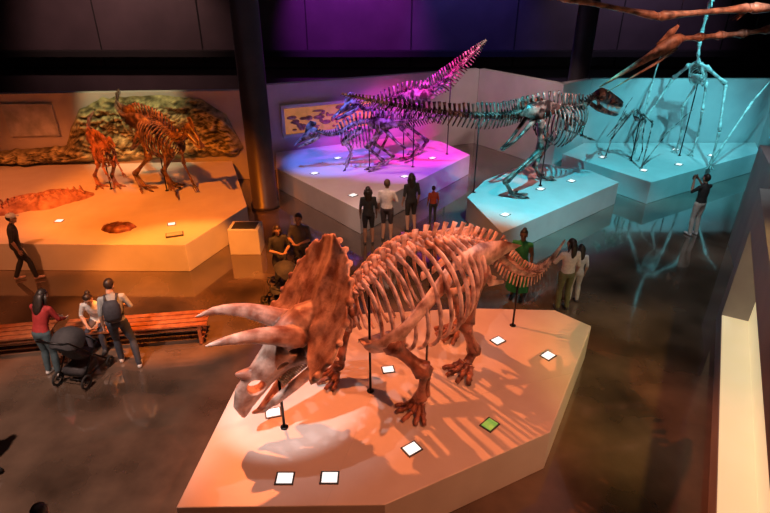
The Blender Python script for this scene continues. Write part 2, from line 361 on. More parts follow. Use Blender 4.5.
def skull(kind,Ln,vox=.014):
    b=MB(); c=MB(); X=lambda *p:[(a*Ln,bb*Ln,cc*Ln) for a,bb,cc in p]; S=lambda *p:[(a*Ln,q*Ln) for a,q in p]
    if kind=='theropod':
        b.tube(X((0,0,.1),(.12,0,.13),(.3,0,.13),(.5,0,.09),(.75,0,.06),(.92,0,.03),(1,0,-.02)),S((.12,.12),(.17,.18),(.14,.17),(.1,.15),(.08,.12),(.06,.09),(.02,.03)),14)
        for x,z,r in ((.1,.08,.07),(.29,.15,.055),(.48,.06,.085),(.66,.04,.04),(.9,.05,.03)): c.tube([(x*Ln,-Ln,z*Ln),(x*Ln,Ln,z*Ln)],r*Ln,12)
    elif kind=='hadrosaur':
        b.tube(X((0,0,.1),(.12,0,.12),(.3,0,.1),(.5,0,.05),(.75,0,-.02),(.9,0,-.07),(1,0,-.12)),S((.11,.12),(.14,.17),(.12,.16),(.08,.12),(.06,.07),(.11,.035),(.09,.02)),14)
        b.tube(X((.45,0,.15),(.28,0,.32),(.1,0,.42),(-.05,0,.38)),S((.03,.05),(.035,.12),(.035,.13),(.02,.05)),8)
        for x,z,r in ((.08,.06,.05),(.24,.1,.065),(.7,.0,.035)): c.tube([(x*Ln,-Ln,z*Ln),(x*Ln,Ln,z*Ln)],r*Ln,12)
    me=remesh(b,vox,2,c)
    j=MB()
    for g in (1,-1):
        jaw=X((-.02,g*.12,.0),(.05,g*.13,-.12),(.3,g*.11,-.2),(.6,g*.07,-.24),(.85,g*.03,-.25),(.95,0,-.23)) if kind=='theropod' else X((-.02,g*.1,.0),(.05,g*.11,-.1),(.3,g*.1,-.17),(.6,g*.06,-.2),(.85,g*.05,-.22),(.95,0,-.2))
        j.tube(jaw,S((.02,.03),(.02,.06),(.02,.06),(.02,.05),(.02,.04),(.02,.02)),8)
        if kind=='theropod':
            for k in range(13):
                x=.38+k*.045; w=L([.12,.1,.08,.06,.03],k/12); l=.06+.03*math.sin(k*1.7)
                j.tube([(x*Ln,g*w*.9*Ln,-.04*Ln),((x-.01)*Ln,g*w*.9*Ln,(-.05-l)*Ln)],[.013*Ln,.003*Ln],6,1)
                j.tube([(x*Ln,g*w*.75*Ln,-.2*Ln),((x+.0)*Ln,g*w*.75*Ln,(-.2+l*.8)*Ln)],[.011*Ln,.003*Ln],6,1)
        else: j.tube(X((.2,g*.09,-.1),(.6,g*.06,-.13)),S((.015,.03),(.012,.02)),6,1)
    return me,j
def addskull(kind,Ln,e,pos,yaw,pitch,mt,vox=.014):
    me,j=skull(kind,Ln,vox)
    T=M.Translation(pos)@M.Rotation(rad(yaw),4,'Z')@M.Rotation(rad(pitch),4,'Y')
    me.transform(T); mkobj('skull',me,mt,e)
    jm=j.mesh('jaw'); jm.transform(T); mkobj('lower_jaw',jm,[mt,TOOTH],e)
# ------------------------------------------------ triceratops
def triceratops():
    e=empty('triceratops_skeleton',(1.25,7.25,H),rad(216.5))
    b=MB()
    spine(b,[(-2.75,-.25,1.12),(-2.3,-.15,.93),(-1.7,0,.92),(-1.1,0,1.2),(-.55,0,1.72)],30,[.02,.05,.075,.09],[.02,.06,.12,.17],[.0,.06,.14,.2],[.03,.1,.2,.1])
    fr=spine(b,[(-.45,0,1.8),(0,0,2.0),(.5,0,2.17),(1.0,0,2.24),(1.5,-.02,2.12),(1.9,-.04,1.92)],17,[.09,.1,.09,.085],[.15,.17,.16,.14],[.25,.2,.17,.17],tw=.36)
    spine(b,[(1.95,-.04,1.88),(2.2,-.08,1.75),(2.5,-.14,1.62)],7,[.09,.1],[.12,.08],[.15,.15])
    b.obj('vertebrae',[BONE],e)
    b=MB(); ribs(b,fr,[.42,.62,.74,.72,.56,.40],[.55,1.05,1.3,1.4,1.28,.95],.037,4,17,1,.12)
    b.plate([(1.9,-.16,.95),(1.9,.16,.95),(1.3,.22,.82),(1.3,-.22,.82)],.05,(0,0,1)); b.obj('ribs',[BONE],e)
    b=MB()
    for g in (1,-1):
        b.plate([(-.75,g*.34,1.86),(-.35,g*.3,2.04),(.15,g*.3,2.14),(.7,g*.42,2.12),(.85,g*.5,2.0),(.5,g*.4,1.9),(.2,g*.32,1.72),(-.1,g*.3,1.7),(-.4,g*.32,1.8)],.05,(0,1,.3*g))
        b.tube([(-.05,g*.28,1.7),(-.3,g*.22,1.3),(-.75,g*.08,1.1)],[(.06,.09),(.04,.06),(.03,.03)],8)
        b.tube([(.1,g*.28,1.7),(.4,g*.34,1.5),(.65,g*.3,1.5)],[(.05,.08),(.04,.05),(.03,.08)],8)
        for k in range(6): b.bone((-.4+k*.2,0,1.85+k*.045),(-.4+k*.2,g*.32,1.9+k*.04),.03)
        b.tube([(.92,g*.56,1.98),(1.3,g*.62,1.78),(1.65,g*.6,1.5),(1.88,g*.5,1.26),(2.02,g*.28,1.12)],[(.03,.16),(.035,.12),(.05,.1),(.07,.17),(.04,.13)],12,up=(1,0,1))
    b.obj('girdles',[BONE],e); b=MB()
    ff={1:(1.41,.64),-1:(1.97,-.64)}; rf={1:(.2,.42),-1:(-.35,-.42)}
    for g in (1,-1):
        fx,fy=ff[g]; sh=V((1.82,g*.5,1.24)); el=V((1.5 if g>0 else 1.62,g*.8,.84)); wr=V((fx,fy,.24))
        b.bone(sh,el,.085,.15,12); b.ell(sh,.14); b.ell(el,.11)
        b.bone(el,wr,.055,.095,10); b.bone(el+V((-.06,g*.03,.06)),wr+V((-.08,g*.03,0)),.035,.06,8)
        b.ell(wr,(.11,.11,.08)); toes(b,(fx+.03,fy,.18),(1,g*.15,0),5,.33,.045,1.1,False)
        fx,fy=rf[g]; hp=V((.05,g*.33,1.68)); kn=V((fx+.25,g*.46,.98)); an=V((fx-.05,g*.42,.34))
        b.bone(hp,kn,.09,.15,12); b.ell(hp,.12); b.ell(kn,(.13,.12,.12))
        b.bone(kn,an,.075,.12,10); b.bone(kn+V((0,g*.1,-.05)),an+V((0,g*.08,0)),.025,.04,7); b.ell(an,(.11,.12,.08))
        b.bone(an,V((fx+.08,fy,.16)),.07,.09,8); toes(b,(fx+.1,fy,.16),(1,g*.1,0),4,.36,.055,.7,False)
    b.obj('limbs',[BONE_MD],e)
    s=MB(); c=MB()
    s.tube([(-.12,0,.05),(.1,0,.08),(.4,0,.06),(.75,0,-.02),(1.05,0,-.05),(1.3,0,-.1),(1.48,0,-.2),(1.6,0,-.34)],[(.14,.14),(.24,.24),(.27,.27),(.18,.24),(.12,.2),(.10,.19),(.07,.13),(.02,.03)],16)
    for g in (1,-1):
        s.tube(cr([(.34,g*.2,.15),(.45,g*.25,.40),(.60,g*.31,.66),(.80,g*.34,.88),(1.0,g*.32,1.02)],10),[L([.14,.13,.11,.088,.066,.042,.012],k/9) for k in range(10)],12)
        s.ell((.36,g*.22,.16),(.17,.13,.17))
        s.tube([(.4,g*.25,0),(.28,g*.34,-.22),(.18,g*.4,-.42)],[(.1,.05),(.1,.05),(.02,.02)],8)
        s.tube([(.75,g*.12,-.08),(.45,g*.26,-.15),(.2,g*.3,-.12)],[(.03,.09),(.04,.08),(.04,.06)],8)
        s.tube([(.1,g*.26,.05),(-.1,g*.42,.05),(-.25,g*.6,.08)],[(.05,.12),(.05,.12),(.04,.06)],8)
        c.ell((.46,g*.33,.04),(.10,.17,.11),12,8)
        c.ell((.22,g*.36,-.07),(.06,.14,.06),12,8)
        c.ell((.74,g*.24,-.04),(.12,.09,.06),12,8)
    c.tube([(1.15,-.5,-.06),(1.15,.5,-.06)],.12,14)
    s.tube([(1.10,0,.1),(1.16,0,.18),(1.2,0,.25)],[.09,.06,.015],10)
    nr,nf=12,80; top=[];bot=[]
    for i in range(nr+1):
        rho=i/nr
        for j in range(nf+1):
            ph=rad(-112+224*j/nf); sc=1+(.05*abs(math.cos(j/nf*10*PI))**.6 if i==nr else 0)
            rr=rho*sc; x=.12-.95*rr*math.cos(ph); y=.86*rr*math.sin(ph); z=.14+.34*rr*max(math.cos(ph),-.2)-.14*rr*rr*math.sin(ph)**2+.07*math.exp(-(y/.12)**2)*rr
            z+=.12*rr**3+.006*math.sin(ph*16)*rr+.04*noise.noise(V((x*4,y*4,0)))
            top.append((x,y,z)); bot.append((x+.035,y,z-.05-.03*(rho>.95)))
    W=nf+1; vs=top+bot; o=len(top); fs=[]
    for i in range(nr):
        for j in range(nf):
            q=(i*W+j,(i+1)*W+j,(i+1)*W+j+1,i*W+j+1); fs.append(q[::-1]); fs.append(tuple(a+o for a in q))
    for j in range(nf): q=(nr*W+j,nr*W+j+1,o+nr*W+j+1,o+nr*W+j); fs.append(q)
    for i in range(nr): 
        fs.append((i*W,(i+1)*W,o+(i+1)*W,o+i*W)); fs.append((i*W+nf,o+i*W+nf,o+(i+1)*W+nf,(i+1)*W+nf))
    s.add(vs,fs)
    for j in range(17):
        ph=rad(-106+212*j/16); x=.12-.98*math.cos(ph); y=.89*math.sin(ph); z=.14+.34*max(math.cos(ph),-.2)-.14*math.sin(ph)**2+.1
        s.ell((x,y,z),(.05,.05,.04),8,6)
    me=remesh(s,.016,3,c)
    T=M.Translation((2.52,-.15,1.61))@M.Rotation(rad(-10),4,'Z')@M.Rotation(rad(37),4,'Y')@M.Scale(1.02,4)
    me.transform(T); mkobj('skull',me,BONE_SK,e)
    j=MB()
    for g in (1,-1):
        j.tube([(.1,g*.26,-.12),(.18,g*.27,-.3),(.5,g*.22,-.4),(.9,g*.12,-.44),(1.2,g*.05,-.46),(1.42,0,-.42)],[(.03,.05),(.04,.1),(.05,.1),(.05,.09),(.05,.08),(.02,.03)],10)
        j.tube([(.35,g*.24,-.36),(.32,g*.24,-.15)],[(.07,.03),(.04,.02)],8)
        for k in range(18): j.tube([(.4+k*.03,g*(.17-.004*k),-.2),(.4+k*.03,g*(.18-.004*k),-.33)],[.012,.014],5,1)
    j.tube([(1.15,0,-.47),(1.38,0,-.46),(1.5,0,-.38)],[(.08,.06),(.06,.05),(.015,.02)],10)
    jm=j.mesh('jaw'); jm.transform(T); mkobj('lower_jaw',jm,[BONE_SK,TOOTH],e)
    b=MB(); post(b,3.12,-.2,.95,.02); post(b,1.75,-.1,1.95); post(b,.75,0,2.1); post(b,-1.25,0,1.1)
    b.obj('mount_posts',[STEEL],e)
triceratops()
# ------------------------------------------------ bipeds
def biped(name,loc,hd,hipz,tail,torso,neck,headpos,yaw,pitch,kind,Ln,feet,arm,mt,sc,W,D,toe=3,posts=(),mt2=None,armtip=None,nt=34,nd=15,tk=1.):
    e=empty(name,(*loc,H),rad(hd)); mt2=mt2 or mt
    b=MB(); ts=sc*tk
    spine(b,tail,nt,[.02*ts,.04*ts,.055*ts,.07*ts,.085*sc],[.03*(tk-1)+.01,.07*ts,.13*ts,.18*ts,.22*sc],[0,.03*sc,.08*sc,.12*sc,.14*sc],[.02*ts,.09*ts,.15*ts,.18*ts,.1*sc])
    fr=spine(b,torso,nd,[.09*sc,.085*sc,.08*sc],[.26*sc,.24*sc,.18*sc],.14*sc,tw=.34)
    spine(b,neck,9,[.075*sc,.06*sc,.055*sc],[.12*sc,.07*sc,.05*sc],.09*sc)
    b.obj('vertebrae',[mt],e)
    b=MB(); ribs(b,fr,W,D,.022*sc,3,nd,1,.15); b.obj('ribs',[mt],e)
    b=MB()
    for g in (1,-1):
        h=V((0,g*.2*sc,hipz)); 
        b.plate([(-.5*sc,g*.16*sc,hipz+.12*sc),(-.3*sc,g*.15*sc,hipz+.34*sc),(.15*sc,g*.15*sc,hipz+.38*sc),(.5*sc,g*.17*sc,hipz+.24*sc),(.35*sc,g*.17*sc,hipz+.08*sc),(.1*sc,g*.18*sc,hipz),(-.15*sc,g*.18*sc,hipz)],.04*sc,(0,1,0))
        b.tube([(-.08*sc,g*.15*sc,hipz),(-.5*sc,g*.08*sc,hipz-.45*sc),(-.75*sc,g*.03,hipz-.62*sc)],[(.04*sc,.06*sc),(.025*sc,.03*sc),(.03*sc,.04*sc)],7)
        b.tube([(.08*sc,g*.15*sc,hipz),(.35*sc,g*.08*sc,hipz-.5*sc),(.5*sc,g*.04,hipz-.62*sc)],[(.04*sc,.06*sc),(.025*sc,.03*sc),(.05*sc,.03*sc)],7)
        fx,fy=feet[g]; kn=V((fx*.55+.38*sc,(g*.2*sc+fy)/2,hipz*.60)); an=V((fx-.18*sc,fy,hipz*.24)); ft=V((fx+.02,fy,.09*sc))
        b.bone(h,kn,.055*sc,.1*sc,9); b.ell(kn,.08*sc,8,6)
        b.bone(kn,an,.045*sc,.075*sc,8); b.bone(kn+V((0,g*.06*sc,-.05*sc)),an+V((0,g*.05*sc,0)),.015*sc,.025*sc,6); b.ell(an,.065*sc,8,6)
        for k in (-1,0,1): b.bone(an+V((0,k*.03*sc,0)),ft+V((0,k*.06*sc,0)),.026*sc,.036*sc,6)
        toes(b,ft,(1,fy*.05,0),3,.42*sc,.035*sc,.55,True)
        s0,el,wr=[V((p[0],p[1]*g,p[2])) for p in arm]
        b.tube([s0+V((-.5*sc,0,.32*sc)),s0+V((-.2*sc,g*.03*sc,.15*sc)),s0,s0+V((.08*sc,-g*.12*sc,-.1*sc))],[(.02*sc,.06*sc),(.02*sc,.045*sc),(.035*sc,.07*sc),(.03*sc,.06*sc)],8,up=(1,0,1))
        limb(b,[s0,el],[.03*sc]); b.bone(el,wr,.02*sc,None,7); b.bone(el+V((-.03*sc,g*.02*sc,0)),wr+V((-.03*sc,g*.02*sc,0)),.016*sc,None,7)
        d=(wr-el).normalized()
        for k in (-1,0,1):
            q=wr+d*.12*sc+V((.03*k*sc,k*.03*sc*g,0)); b.bone(wr,q,.012*sc,None,5); b.tube([q,q+d*.1*sc+V((.02*sc,0,-.02*sc))],[.016*sc,.004*sc],5)
    b.obj('limbs',[mt2],e)
    addskull(kind,Ln,e,headpos,yaw,pitch,mt,.012)
    b=MB()
    for p in posts: post(b,*p)
    b.obj('mount_posts',[STEEL],e)
    return e
biped('tyrannosaur_skeleton',(4.1,15.0),22,2.05,
 [(-5.0,1.5,2.75),(-4.2,1.35,2.55),(-3.2,.95,2.35),(-2.1,.45,2.2),(-1.1,.1,2.15),(-.4,0,2.2)],
 [(-.35,0,2.2),(.4,0,2.28),(1.0,.0,2.22),(1.6,.03,2.2)],
 [(1.65,.03,2.22),(1.9,.06,2.38),(2.1,.1,2.42)],(2.08,.1,2.35),2,14,'theropod',1.15,{1:(.75,.4),-1:(-.85,-.5)},
 [(1.45,.3,1.75),(1.4,.33,1.5),(1.6,.33,1.42)],BONE_REX,1.3,[.3,.46,.5,.42,.3],[.5,.95,1.05,.9,.6],posts=[(.5,0,2.2),(-1.6,.25,2.1)],nt=46,tk=1.1)
biped('hadrosaur_skeleton',(1.0,18.0),198,1.85,
 [(-2.5,-.3,3.6),(-2.1,-.2,3.3),(-1.5,-.1,2.85),(-.9,0,2.42),(-.35,0,2.1)],
 [(-.3,0,2.07),(.3,0,2.12),(.9,0,1.98),(1.4,0,1.75)],
 [(1.45,0,1.73),(1.75,.05,1.75),(2.0,.1,1.95)],(2.0,.1,1.9),5,15,'hadrosaur',.85,{1:(.2,.3),-1:(-.35,-.3)},
 [(1.2,.28,1.4),(1.05,.32,.95),(1.3,.32,.5)],BONE_MIX,1.2,[.3,.45,.45,.36,.25],[.5,.8,.9,.8,.5],posts=[(.4,0,2.0),(-1.2,0,2.5)],tk=1.35,nt=28)
biped('hadrosaur_skeleton',(-.1,16.9),183,1.25,
 [(-2.6,.5,1.9),(-2.0,.35,1.75),(-1.4,.15,1.62),(-.8,.05,1.5),(-.3,0,1.45)],
 [(-.25,0,1.45),(.3,0,1.5),(.8,0,1.42),(1.3,0,1.15)],
 [(1.35,0,1.13),(1.65,.05,1.1),(1.95,.1,1.2)],(1.95,.1,1.15),0,18,'hadrosaur',.85,{1:(.15,.25),-1:(-.2,-.25)},
 [(1.15,.26,.9),(.95,.3,.55),(1.15,.3,.12)],BONE_MIX,1.0,[.3,.42,.44,.36,.25],[.4,.7,.75,.65,.4],posts=[(.4,0,1.4),(-1.0,0,1.5)])
biped('edmontosaurus_skeleton',(-6.6,15.0),-33,1.75,
 [(-2.2,.8,2.45),(-2.15,.65,2.2),(-1.7,.35,2.05),(-1.0,.1,1.95),(-.35,0,1.98)],
 [(-.3,0,1.98),(.3,0,2.0),(.8,0,1.88),(1.25,0,1.62)],
 [(1.3,0,1.6),(1.5,.05,1.7),(1.65,.1,1.95)],(1.65,.1,1.95),-10,25,'hadrosaur',.75,{1:(.2,.28),-1:(-.3,-.3)},
 [(1.05,.26,1.3),(.95,.32,.8),(1.2,.32,.3)],BONE_DK,1.2,[.3,.42,.44,.36,.25],[.45,.75,.85,.75,.5],posts=[(.4,0,1.9)])
biped('thescelosaurus_skeleton',(-8.1,15.1),-45,1.25,
 [(-1.3,.5,1.9),(-1.2,.3,1.7),(-.95,.15,1.53),(-.6,.05,1.42),(-.25,0,1.4)],
 [(-.2,0,1.4),(.2,0,1.42),(.5,0,1.35),(.8,0,1.25)],
 [(.82,0,1.26),(.95,0,1.4),(1.0,0,1.6)],(1.0,0,1.6),0,20,'theropod',.38,{1:(.15,.18),-1:(-.2,-.18)},
 [(.72,.16,1.05),(.65,.2,.8),(.85,.2,.62)],BONE_MD,.85,[.18,.25,.25,.18],[.3,.5,.5,.35],posts=[(.25,0,1.35)])
# ------------------------------------------------ pterosaurs
def ptero_skull(b,base,d,Ln,up=(0,0,1)):
    d=V(d).normalized(); base=V(base); s=V(up).cross(d).normalized(); u=d.cross(s)
    b.tube([base-d*.1*Ln,base,base+d*.15*Ln,base+d*.35*Ln,base+d*Ln],[(.03*Ln,.05*Ln),(.06*Ln,.09*Ln),(.055*Ln,.085*Ln),(.03*Ln,.05*Ln),(.004*Ln,.008*Ln)],10,up=u)
    b.tube([base-u*.09*Ln,base+d*.3*Ln-u*.12*Ln,base+d*.93*Ln-u*.11*Ln],[(.035*Ln,.022*Ln),(.028*Ln,.016*Ln),(.003*Ln,.005*Ln)],8,up=u)
    b.tube([base+u*.06*Ln+d*.2*Ln,base+u*.12*Ln,base+u*.15*Ln-d*.1*Ln],[(.01*Ln,.04*Ln),(.012*Ln,.05*Ln),(.005*Ln,.02*Ln)],8,up=u)
def ptero(name,loc,hd,sc,neckpts,headdir,hl,mt):
    e=empty(name,(*loc,H),rad(hd)); b=MB(); S=lambda *p:[V(q)*sc for q in p]
    spine(b,S((-.5,0,2.3),(-.2,0,2.5),(.2,0,2.75),(.5,0,2.95)),12,.05*sc,.08*sc,.08*sc)
    fr=frames(cr(S((-.2,0,2.5),(.2,0,2.75),(.5,0,2.95)),8)); ribs(b,fr,[.15*sc,.25*sc,.2*sc],[.3*sc,.45*sc,.4*sc],.015*sc,0,8)
    path=cr([V(p)*sc for p in neckpts],8)
    for i in range(7): b.bone(path[i],path[i+1],.035*sc,.06*sc,8)
    ptero_skull(b,path[-1],headdir,hl)
    b.plate(S((.45,-.2,2.6),(.5,.2,2.6),(.1,.12,2.3),(.1,-.12,2.3)),.03*sc,(-.5,0,1))
    for g in (1,-1):
        sh=V((.45,g*.22,2.85))*sc; el=V((-.05,g*.75,2.35))*sc; wr=V((.65,g*1.1,1.1))*sc; hd_=V((.8,g*1.15,.12))*sc
        b.bone(sh,el,.045*sc,.085*sc); b.bone(el,wr,.035*sc,.06*sc); b.bone(el+V((0,0,-.05*sc)),wr+V((-.05*sc,0,0)),.02*sc,.035*sc,6)
        b.bone(wr,hd_,.03*sc,.05*sc); toes(b,hd_,(1,g*.5,0),3,.2*sc,.018*sc,.9)
        w1=V((-.4,g*1.5,1.9))*sc; w2=V((-1.3,g*1.75,2.7))*sc
        b.bone(hd_+V((0,0,.08*sc)),w1,.03*sc,.05*sc); b.bone(w1,w2,.02*sc,.035*sc); b.bone(w2,w2+V((-.6,g*.1,.35))*sc,.012*sc,.02*sc)
        hp=V((-.4,g*.12,2.3))*sc; kn=V((-.1,g*.3,1.5))*sc; an=V((-.5,g*.25,.6))*sc; ft=V((-.35,g*.25,.1))*sc
        b.bone(hp,kn,.035*sc,.06*sc); b.bone(kn,an,.03*sc,.05*sc); b.bone(an,ft,.025*sc,.04*sc); toes(b,ft,(1,0,0),4,.25*sc,.016*sc,.5)
        b.bone((-.4*sc,0,2.35*sc),hp,.04*sc)
        b.bone(sh,(.3*sc,g*.06*sc,2.9*sc),.025*sc)
    b.obj('bones',[mt],e); b=MB(); post(b,0,0,2.6*sc,.02); b.obj('mount_post',[STEEL],e)
ptero('quetzalcoatlus_skeleton',(10.1,18.2),225,1.05,[(.5,0,2.95),(.75,0,3.4),(.8,0,4.0),(.75,0,4.6),(.85,0,5.1)],(.8,.3,-.25),1.7,BONE_LT)
ptero('juvenile_pterosaur_skeleton',(8.2,17.6),215,.58,[(.5,0,2.95),(.85,0,3.0),(1.2,0,2.8),(1.5,0,2.75)],(.9,0,-.6),.95,BONE_MIX)
def flying():
    e=empty('hanging_pterosaur_skeleton',(9.6,12.6,5.25)); b=MB()
    spine(b,[(.9,.2,-.1),(.4,.1,0),(-.1,0,.0)],12,.05,.08,.1)
    fr=frames(cr([(.8,.15,-.05),(.4,.1,0),(-.1,0,0)],9)); ribs(b,fr,[.15,.28,.25],[.3,.45,.4],.018,0,9)
    path=cr([(-.1,0,0),(-.8,-.1,.06),(-1.8,-.2,-.12),(-2.7,-.35,-.18),(-3.5,-.5,-.22)],8)
    for i in range(7): b.bone(path[i],path[i+1],.05,.095)
    ptero_skull(b,(-3.6,-.52,-.27),(-1.25,-.1,-.78),1.7)
    for w in ([(0,-.2,.05),(-.9,-.75,.35),(-2.7,-1.3,.40),(-4.6,-1.7,.28),(-6.6,-2.2,.62),(-8.6,-2.6,.9)],[(0,.2,.05),(.6,1.4,.35),(1.8,3.0,.5),(3,5,.5),(4.4,7,.4)]):
        for i in range(len(w)-1): b.bone(w[i],w[i+1],.07-.009*i,.12-.014*i); b.ell(w[i+1],.09-.01*i)
        p=V(w[2]); 
        for k in range(3): b.tube([p,p+V((-.1,.0,-.12+.03*k)),p+V((-.2-.05*k,.05*k,-.22))],[.02,.015,.004],6)
    for g in (1,-1): b.bone((.9,.2+.1*g,-.1),(1.9,.4+.35*g,-.2),.035); b.bone((1.9,.4+.35*g,-.2),(3,.6+.5*g,-.1),.028); b.bone((.9,.2,-.1),(.9,.2+.12*g,-.1),.03)
    b.obj('bones',[mat('bone_redbrown',(.08,.03,.02),(.42,.20,.12),.42,scale=6,bump=.3,bscale=40,crease_shade=.6)],e)
    b=MB()
    for p in ((.4,.1,0),(-1.8,-.2,-.1),(-3.6,-.5,-.2),(-2.7,-1.3,.5),(-6.6,-2.2,.8),(1.8,3,.5)): b.tube([p,(p[0],p[1],3.75)],.006,5)
    b.obj('cables',[STEEL],e)
flying()
# ------------------------------------------------ people
SK1=mat('skin_light',(.55,.33,.24),rough=.5); SK2=mat('skin_medium',(.38,.21,.14),rough=.5); SK3=mat('skin_dark',(.16,.08,.05),rough=.5)
HAIRD=mat('hair_dark',(.015,.01,.008),(.04,.025,.018),.45,scale=30); HAIRB=mat('hair_brown',(.10,.05,.025),(.18,.10,.05),.45,scale=30)
LIP=mat('lip',(.35,.1,.09),rough=.5); EYE=mat('eye',(.02,.015,.01),rough=.2)
def human(name,x,y,hd,h=1.7,lean=0,dz=0,J={},skin=SK1,shirt=(.05,.05,.05),pants=(.03,.04,.07),shoe=(.05,.05,.05),hair=HAIRD,style='short',sleeve='short',legs='long',skirt=None,look=(0,0),z=0,pack=None,cap=None,fat=1.,phone=False):
    e=empty(name,(x,y,z),rad(hd-90),h*.95/1.72)
    la=rad(lean)
    def up(p): 
        yy,zz=p[1],p[2]-.95
        return V((p[0],yy*math.cos(la)+zz*math.sin(la),.95+zz*math.cos(la)-yy*math.sin(la)+dz))
    Q={}
    for g,s in ((1,'R'),(-1,'L')):
        Q['sh'+s]=up((g*.175,0,1.40)); Q['el'+s]=up((g*.225,-.03,1.13)); Q['wr'+s]=up((g*.235,.06,.90))
        Q['hi'+s]=V((g*.09,0,.92+dz)); Q['kn'+s]=V((g*.1,.03,.5)); Q['an'+s]=V((g*.11,-.02,.085))
    for k,v in J.items(): Q[k]=V(v)
    b=MB(); f=fat
    tz=[.84,.91,1.0,1.1,1.24,1.35,1.42,1.47]; tr=[(.11,.09),(.165,.12),(.155*f,.115*f),(.14*f,.105*f),(.158*f,.115*f),(.165,.105),(.115,.08),(.06,.06)]
    b.tube([up((0,0,q)) for q in tz],tr,16,up=(0,1,0))
    hd0=up((0,.03,1.60)); b.tube([up((0,0,1.43)),hd0-V((0,0,.04))],[.058,.052],10,up=(0,1,0))
    segs=[(up((0,0,1.40)),up((0,0,1.12)),.13,1),(up((0,0,1.04)),up((0,0,1.0)),.14,1),(up((0,0,.93)),up((0,0,.86)),.14,2),(up((0,0,1.48)),hd0,.055,0)]
    for s in 'RL':
        sh,el,wr,hi,kn,an=[Q[k+s] for k in('sh','el','wr','hi','kn','an')]
        lw=1.25 if legs=='long' else 1.0
        b.tube([sh.lerp(up((0,0,1.40)),.5),sh,sh.lerp(el,.5),el,el.lerp(wr,.3),wr],[.055,.062,.05,.042,.042,.028],10)
        b.tube([hi+V((0,0,.03)),hi.lerp(kn,.25),hi.lerp(kn,.7),kn,kn.lerp(an,.3),kn.lerp(an,.75),an],[.09,.092,.072,.06,.062*min(lw,1.1),.045*lw,.042*lw],12,up=(0,1,0))
        a=(an-kn).normalized(); fw=V((0,1,0))
        if s+'f' in J: fw=V(J[s+'f']).normalized()
        ft=an+V((0,0,-.045)); b.tube([ft-fw*.06,ft-fw*.02,ft+fw*.07,ft+fw*.15,ft+fw*.19],[(.03,.03),(.042,.045),(.046,.036),(.044,.028),(.025,.015)],10)
        segs+=[(sh,sh.lerp(el,.75),.055,1),(el,wr,.035,1 if sleeve=='long' else 0),(sh.lerp(el,.85),el,.04,1 if sleeve!='none' else 0)]
        if sleeve=='none': segs.append((sh.lerp(el,.25),el,.058,0))
        segs+=[(hi,kn.lerp(hi,.15),.08,2 if legs!='bare' else 0),(kn,an.lerp(kn,.15),.055,2 if legs=='long' else 0),(an.lerp(kn,.15),an,.045,2 if legs=='long' else 0),(ft-fw*.05,ft+fw*.19,.04,3)]
        d=(wr-el).normalized(); sd=d.cross(V((0,1,0)));
        if sd.length<.3: sd=V((1,0,0))
        sd.normalize(); nn=sd.cross(d).normalized(); b.tube([wr-d*.01,wr+d*.05,wr+d*.09],[(.026,.018),(.02,.04),(.014,.036)],8,up=nn)
        segs.append((wr,wr+d*.09,.03,0))
    me=remesh(b,.016,3)
    n=len(me.polygons); cc=np.empty(n*3); me.polygons.foreach_get('center',cc); cc=cc.reshape(n,3); best=np.full(n,1e9); lab=np.zeros(n,int)
    for a_,b_,r_,l_ in segs:
        A=np.array(a_);B=np.array(b_)-A; t=np.clip(((cc-A)@B)/(B@B+1e-9),0,1); dd=np.linalg.norm(cc-A-t[:,None]*B,axis=1)-r_; k=dd<best; best[k]=dd[k]; lab[k]=l_
    o=mkobj('body',me,[skin,col(shirt),col(pants),col(shoe,.5)],e); me.polygons.foreach_set('material_index',lab.tolist()); me.update()
    b=MB()
    for s,g in (('R',1),('L',-1)):
        el,wr=Q['el'+s],Q['wr'+s]; d=(wr-el).normalized(); sd=d.cross(V((0,1,0)))
        if sd.length<.3: sd=V((1,0,0))
        sd.normalize(); nn=sd.cross(d).normalized()
        ref=nn
        for k,ln in enumerate((.07,.08,.075,.06)):
            o_=wr+d*.085+ref*(k-1.5)*.019; cu=-sd*g*.014
            b.tube([o_-d*.015,o_+d*ln*.45,o_+d*ln*.8+cu,o_+d*ln+cu*2.2],[.0095,.009,.008,.006],6)
        o_=wr+d*.03+ref*.03; b.tube([o_,o_+d*.03+ref*.022,o_+d*.06+ref*.026-sd*g*.01],[.012,.010,.007],6)
    b.obj('hands',[skin],e)
    b=MB(); b.ell((0,0,.03),(.074,.094,.1),16,12); b.ell((0,.02,-.045),(.056,.068,.062),12,8); b.tube([(0,.085,.02),(0,.105,-.015),(0,.09,-.022)],[.01,.015,.012],8); b.tube([(0,-.01,-.13),(0,-.005,-.03)],[.05,.052],10)
    for g in(1,-1): b.ell((g*.075,-.005,.0),(.012,.022,.032),8,6)
    b.ell((0,.075,-.085),(.02,.018,.018),8,6)
    Rm=M.Translation(hd0)@M.Rotation(rad(-look[0]),4,'Z')@M.Rotation(rad(look[1])-la*.5,4,'X')
    me=remesh(b,.009,2); me.transform(Rm); mkobj('head',me,[skin],e)
    b=MB()
    for g in(1,-1):
        b.ell((g*.03,.083,.012),(.013,.008,.008),8,6,0); b.tube([(g*.015,.092,.034),(g*.045,.082,.036)],.004,5,2)
    b.tube([(-.022,.083,-.055),(0,.089,-.054),(.022,.083,-.055)],[.004,.007,.004],6,1)
    o=len(b.v); b.ell((0,-.014,.045),(.084,.1,.105),18,14,2)
    for i in range(o,len(b.v)):
        X_,Y_,Z_=b.v[i]
        if Z_<.05 and Y_>-.01: b.v[i]=(X_*.75,min(Y_,.0)*.75,max(Z_,-.0))
        elif Y_>.06 and Z_<.085: b.v[i]=(X_*.8,.05,.085)
